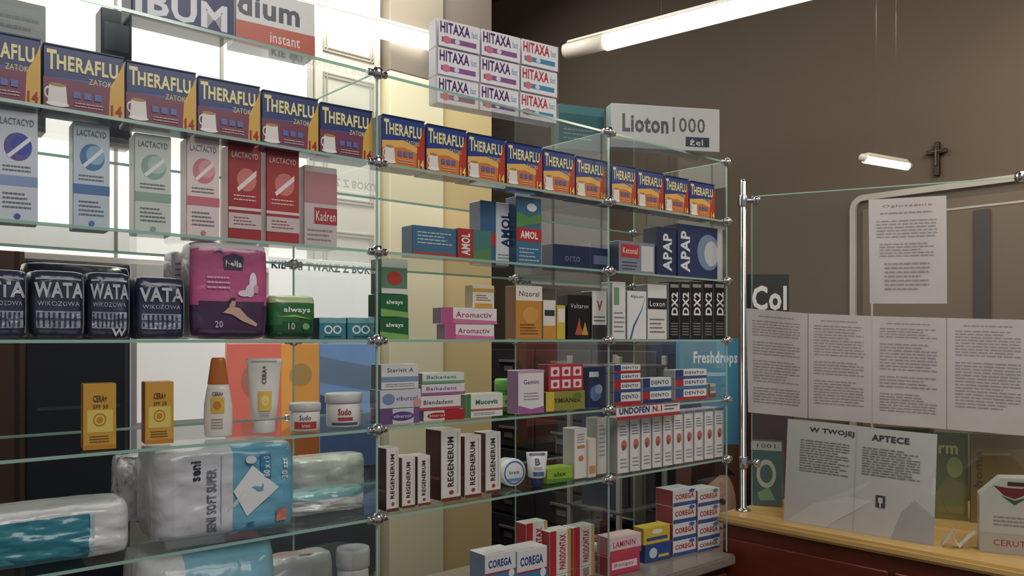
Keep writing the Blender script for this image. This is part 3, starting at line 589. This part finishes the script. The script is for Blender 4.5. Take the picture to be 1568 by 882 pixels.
mb.add([(.03,0,CT+.01),(t1,0,CT+.01),(t1,0,EYE+.5),(.03,0,EYE+.5)],[(0,1,2,3)],GP)
mb.box(.03,t1,-.002,.002,EYE+.497,EYE+.501,EDGE,0); mb.box(.028,.031,-.002,.002,CT+.01,EYE+.5,EDGE,0)
mb.make('glass_sheet',(0,0,0),0,part)
mb=MB()
for t in (.4,.8,1.15): mb.box(t-.02,t+.02,-.008,.008,CT+.0005,CT+.03,ch,.002)
t=tP(1563); mb.lathe([(.0005,-.02),(.015,-.014),(.019,0),(.015,.014),(.0005,.02)],ch,(t,0,EYE+.5),20)
mb.make('clamps',(0,0,0),0,part)
def sheet(name,pts,deco,col=(202,195,196),off=-.006):
    q=[]
    for u,v in pts: q.append((tP(u),EYE+(HZ-v)/F*yP(u)))
    TL,TR,BR_,BL=q
    def fm(x,z,k):
        X=(BL[0]*(1-x)+BR_[0]*x)*(1-z)+(TL[0]*(1-x)+TR[0]*x)*z
        Z=(BL[1]*(1-x)+BR_[1]*x)*(1-z)+(TL[1]*(1-x)+TR[1]*x)*z
        return (X,off-.002*math.sin(x*7+z*3)-.0004*k,Z)
    mb=MB(); vs=[];fs=[];n=10
    for a in range(n+1):
        for b in range(n+1): vs.append(fm(a/n,b/n,0))
    for a in range(n):
        for b in range(n): i=a*(n+1)+b; fs.append((i,i+n+1,i+n+2,i+1))
    mb.add(vs,fs,M(col,.7),True); mb.deco(deco,fm); mb.make(name,(PO[0],PO[1],0),PA)
G=(156,150,153)
ed=[(1143,472),(1238,480),(1336,484),(1450,487),(1580,490)]; eb=[(1146,631),(1238,640),(1336,648),(1450,657),(1580,668)]
lay=[[(.74,.9,6),(.56,.7,5),(.3,.52,8),(.1,.26,6)],[(.6,.9,11),(.42,.56,5),(.14,.38,9)],[(.8,.9,4),(.5,.76,9),(.34,.46,4),(.12,.3,7)],[(.66,.9,9),(.2,.62,15)]]
for i in range(4):
    sheet('notice_sheet',[ed[i],(ed[i+1][0]-1,ed[i+1][1]),(eb[i+1][0]-1,eb[i+1][1]),eb[i]],[('l',.2,.8,.92,.95,1,G)]+[('l',.1,.9,a,b,n,G) for a,b,n in lay[i]])
sheet('notice_sheet',[(1330,306),(1449,300),(1450,465),(1332,465)],[('t','Ogloszenie',.18,.82,.91,.94,(130,126,128)),('l',.15,.85,.84,.88,1,G),('l',.1,.9,.62,.8,6,G),('l',.14,.86,.44,.58,5,G),('l',.2,.8,.12,.4,7,G)])
# leaning leaflet
def Cpt(u,v): Yq=.6*F/(v-HZ); return (K(u)*Yq,Yq)
a_=Cpt(1200,797); b_=Cpt(1430,836); dv=Vector((b_[0]-a_[0],b_[1]-a_[1])); w=dv.length; an=math.atan2(dv.y,dv.x)
h=.335; mb=MB()
def fm(x,z,k):
    bow=.008*math.sin(x*math.pi*2)*(z)
    return (x*w, .03*z+bow-.0004*k-.001, z*h*(1-.04*x))
vs=[];fs=[];n=16
for a in range(n+1):
    for b in range(n+1): vs.append(fm(a/n,b/n,0))
for a in range(n):
    for b in range(n): i=a*(n+1)+b; fs.append((i,i+n+1,i+n+2,i+1))
mb.add(vs,fs,M((196,196,194),.4),True)
DK=(70,70,72)
mb.deco([('p',[(.02,.0),(.3,.0),(.6,.3),(1,.45),(1,.6),(.6,.5),(.2,.2)],(208,208,206)),('p',[(.74,0),(1,0),(1,.25),(.88,.38),(.8,.25)],(170,170,170)),('T','W TWOJEJ',.16,.48,.88,.94,DK),('T','APTECE',.6,.84,.88,.94,DK),('l',.1,.46,.5,.82,13,(124,124,124)),('l',.54,.92,.55,.82,11,(124,124,124)),('r',.64,.70,.27,.38,DK),('r',.655,.685,.31,.36,(200,200,200)),('r',.665,.675,.27,.36,(200,200,200)),('r',.497,.5,.02,.98,(170,170,170))],fm)
mb.make('information_leaflet',(a_[0],a_[1],CT+.0008),an)
def cbox(name,u0,u1,vT,Y,dep,rz,col,deco,z0=CT):
    X0=K(u0)*Y; ct,stt=math.cos(rz),math.sin(rz); k=K(u1); w=(k*Y-X0)/(ct-k*stt); h=EYE+(HZ-vT)/F*(Y+w*stt/2)-z0
    mb=MB(); mb.box(0,w,0,dep,0,h,M(col)); mb.deco(deco,lambda x,z,k:(x*w,-.0003-.0002*k,z*h))
    mb.deco([('r',.03,.97,.02,.98,tuple(int(c*.7) for c in col))],lambda x,z,k:(-.0005,dep*(1-x),z*h))
    mb.make(name,(X0,Y,z0+.0006),rz)
cbox('medicine_box',1150,1197,676,2.96,.05,PA,(50,92,94),[('r',0,1,.86,1,(190,190,186)),('o',.5,.5,.32,.22,.35,(190,200,190)),('p',[(.2,.2),(.6,.3),(.8,.1),(.3,.08)],(120,170,120)),('t','1001',.2,.8,.9,.96,(50,60,60))])
cbox('product_display_card',1432,1482,662,2.74,.02,PA,(86,110,60),[('T','rm',.1,.7,.75,.85,(200,210,120)),('p',[(0,0),(1,0),(1,.4),(.4,.5),(0,.3)],(120,120,56)),('c',.6,.6,.25,.12,(140,160,80))])
cbox('product_display_card',1486,1580,666,2.68,.02,PA,(132,114,76),[('r',0,1,.85,1,(110,100,60)),('V','home',.06,.2,.4,.8,(90,90,60)),('p',[(.2,.2),(1,.3),(1,.6),(.5,.5)],(150,134,92))])
cbox('product_display_card',1340,1430,655,2.86,.02,PA,(56,58,54),[('T','Calmerm',.05,.9,.8,.95,(150,190,110))])
cbox('product_display_card',1150,1215,634,3.12,.02,PA,(90,40,36),[('r',0,1,.7,1,(66,30,28)),('c',.5,.5,.3,.2,(150,60,50))])
Yd=2.31; mb=MB(); w=.17; h=.215
pts=[(0,0),(w,0),(w,h*.80),(w*.8,h),(w*.3,h*.98),(0,h*.74)]
vs=[(x,0,z) for x,z in pts]+[(x,.07,z) for x,z in pts]; n=len(pts)
mb.add(vs,[tuple(range(n)),tuple(range(2*n-1,n-1,-1))]+[(i,n+i,n+(i+1)%n,(i+1)%n) for i in range(n)],M((190,192,182)))
mb.deco([('p',[(.2,.88),(.35,.76),(.5,.72),(.65,.78),(.8,.92),(.6,.86),(.4,.86)],(120,40,44)),('p',[(.3,.76),(.5,.64),(.7,.76),(.5,.7)],(60,100,60)),('r',.0,1,0,.26,(176,172,164)),('t','CERUTIN',.2,.8,.1,.18,(170,60,56)),('l',.2,.8,.35,.5,3,(140,140,136)),('r',.4,.66,.89,.94,(70,50,40))],lambda x,z,k:(x*w,-.0004-.0002*k,z*h))
mb.make('leaflet_dispenser',(K(1500)*Yd,Yd,CT+.0006),PA)
mb=MB(); vs=[];fs=[]
for i in range(25):
    t=i/24; x=.085*t+.012*math.sin(t*9); y=-.02*math.sin(t*5); z=.001+.06*abs(math.sin(t*math.pi*1.6))*(1-.3*t)
    vs+=[(x,y,z),(x,y+.028,z+.006)]
for i in range(24): fs.append((2*i,2*i+2,2*i+3,2*i+1))
mb.add(vs,fs,M((206,206,202),.5),True); mb.make('paper_ribbon',(K(1442)*2.36,2.36,CT),PA)
# =============== BACKGROUND RIGHT
mb=MB(); DG=M((72,68,70),.45); DF=M((88,84,86),.4); HL=M((170,168,164),.35)
mb.box(2.12,2.58,.85,3.0,.001,1.6,DG,.004)
for i in range(5):
    for j in range(8):
        y=.87+i*.425; z=.06+j*.19
        mb.box(2.104,2.119,y,y+.41,z,z+.175,DF,.004)
        mb.box(2.092,2.103,y+.13,y+.28,z+.10,z+.115,HL,.002)
        mb.box(2.100,2.103,y+.17,y+.24,z+.05,z+.08,M((170,168,160)),.001)
shelfobj(mb,'drawer_cabinet')
mb=MB()
for y in (.62,.9): 
    for x in (1.55,1.85): mb.box(x,x+.02,y,y+.02,.001,1.55,HL,.002)
for z in (.3,.6,.9,1.2,1.5): mb.box(1.55,1.87,.62,.92,z,z+.012,M((100,98,98),.4),.002)
for z in (.312,.612,.912,1.212):
    for q in range(3): mb.box(1.58+q*.09,1.655+q*.09,.66,.86,z,z+.16+.02*q,M([(70,80,100),(100,94,90),(64,70,76)][q]),.002)
shelfobj(mb,'storage_rack')
def stand(name,u0,u1,v0,Y,deco,col,rz=0):
    X0,X1=K(u0)*Y,K(u1)*Y; h=EYE+(HZ-v0)/F*Y; w=X1-X0; mb=MB()
    mb.box(0,w,0,.03,.001,h,M(col),.003); mb.box(0,w,.0,.16,.001,.03,M((60,60,64)),.003)
    mb.add([(w*.3,.03,.02),(w*.3,.15,.02),(w*.3,.03,h*.6)],[(0,1,2)],M((120,120,124)))
    mb.deco(deco,lambda x,z,k:(x*w,-.0006-.0003*k,z*h)); mb.make(name,(X0,Y,0),rz)
stand('advertising_stand',1035,1131,518,3.5,[('r',0,1,.72,1,(70,150,190)),('T','Freshdrops',.28,.98,.925,.965,(220,236,244)),('r',.3,.8,.90,.91,(160,200,220)),('r',0,.4,.72,.9,(40,90,130)),
  ('r',0,1,.3,.72,(110,76,62)),('c',.6,.56,.36,.10,(226,170,142)),('p',[(.2,.3),(1,.3),(.9,.45),(.6,.5),(.3,.42)],(216,160,132)),('p',[(.2,.5),(.25,.66),(.6,.69),(.95,.64),(.7,.64),(.4,.6),(.3,.48)],(60,36,28)),('c',.5,.57,.05,.008,(50,30,30)),('c',.74,.57,.05,.008,(50,30,30)),('p',[(.5,.50),(.62,.512),(.74,.50),(.62,.49)],(170,60,60))],(50,60,70))
stand('toothpaste_display_stand',1141,1208,420,3.42,[('r',0,1,.8,1,(26,26,30)),('T','Col',.15,.95,.92,.975,(220,220,222)),('r',0,1,.79,.8,(120,60,60)),('r',.05,.95,.5,.78,(60,30,30)),('r',.05,.95,.2,.45,(50,34,30))],(40,38,42))
# door on right wall
mb=MB()
wf=M((190,184,174),.4)
R_=.05
path=[(.14,0.0),(.14,2.25-R_)]
for i in range(1,7): 
    a=i/6*math.pi/2; path.append((.14-R_*(1-math.cos(a)),2.25-R_+R_*math.sin(a)))
path+=[(-1.0,2.25)]
vs=[];fs=[]
for i,(y,z) in enumerate(path):
    p0=Vector(path[max(0,i-1)]);p1=Vector(path[min(len(path)-1,i+1)]); t=(p1-p0).normalized(); n=Vector((t.y,-t.x))*.013
    for (o,x) in ((1,2.598),(1,2.580),(-1,2.580),(-1,2.598)): vs.append((x,y+n.x*o,z+n.y*o))
for i in range(len(path)-1):
    for j in range(4): fs.append((i*4+j,i*4+(j+1)%4,(i+1)*4+(j+1)%4,(i+1)*4+j))
mb.add(vs,fs,wf,False)
mb.box(2.588,2.598,-1.0,.10,.002,2.2,M((114,100,84),.5,kind='wall'),.003)
mb.box(2.584,2.590,.05,.06,.002,2.16,wf,.002); mb.box(2.584,2.590,-1.0,.06,2.15,2.16,wf,.002)
mb.box(2.575,2.585,-.42,-.36,.002,2.14,M((64,58,54),.5),.002)
mb.lathe([(.012,0),(.012,.12)],CHROME,(2.56,-.28,1.05),12)
shelfobj(mb,'door_3')
def WR(u):
    k=K(u); s=2.585
    return (k*(P1[1]+s*AY)-P1[0]-s*AX)/(BX-k*BY)
dd=WR(1435); Yq=PT(2.585,dd)[1]; zc=EYE+(HZ-236)/F*Yq
mb=MB(); cw=M((36,24,20),.5,kind='wood')
mb.box(2.575,2.597,dd-.010,dd+.010,zc-.09,zc+.05,cw,.002); mb.box(2.573,2.59,dd-.04,dd+.04,zc+.0,zc+.018,cw,.002)
mb.box(2.568,2.574,dd-.003,dd+.003,zc-.05,zc+.02,M((90,76,60),.3,.6),.001); mb.box(2.568,2.574,dd-.022,dd+.022,zc+.007,zc+.012,M((90,76,60),.3,.6),.001)
shelfobj(mb,'crucifix')
# =============== LIGHTS
def area(name,loc,rot,size,power,col,sy=None):
    l=bpy.data.lights.new(name,'AREA'); l.size=size; l.energy=power; l.color=col
    if sy: l.shape='RECTANGLE'; l.size_y=sy
    o=bpy.data.objects.new(name,l); scn.collection.objects.link(o); o.location=loc; o.rotation_euler=rot; return o
def aim(o,t):
    o.rotation_euler=(Vector(t)-Vector(o.location)).to_track_quat('-Z','Y').to_euler()
o=area('fill_light_front',(.9,.2,3.5),(0,0,0),1.6,39,(1,.96,.91)); aim(o,(0,2.2,1.5))  # unseen fill added to light the product fronts
x,y=PT(1.9,-1.0); o=area('fill_light_counter',(x,y,2.7),(0,0,0),.6,8,(1,.84,.64)); aim(o,(*PT(2.6,.1),1.2))  # unseen warm source added off-frame to brighten the right wall
x,y=PT(.5,.62); o=area('fill_light_wall',(x,y,3.3),(0,0,0),.3,26,(1,.95,.84),1.0); aim(o,(*PT(.85,.95),1.3))  # added above the view to brighten the cream pier, no real fixture
x,y=PT(1.5,1.9); o=area('fill_light_back',(x,y,3.5),(0,0,0),.5,9,(1,.95,.9)); aim(o,(*PT(2.1,1.5),.8))  # hidden source added to lift the dark drawer area
w=bpy.data.worlds.new('world'); scn.world=w; w.use_nodes=True
w.node_tree.nodes['Background'].inputs[0].default_value=(1,.96,.91,1); w.node_tree.nodes['Background'].inputs[1].default_value=.21
# =============== CAMERA
cd=bpy.data.cameras.new('camera'); cam=bpy.data.objects.new('camera',cd); scn.collection.objects.link(cam)
cam.location=(0,0,EYE); cam.rotation_euler=(math.pi/2,0,0); cd.sensor_width=36; cd.lens=F/1568*36; cd.shift_y=(HZ-441)/1568; cd.clip_start=.02
scn.camera=cam
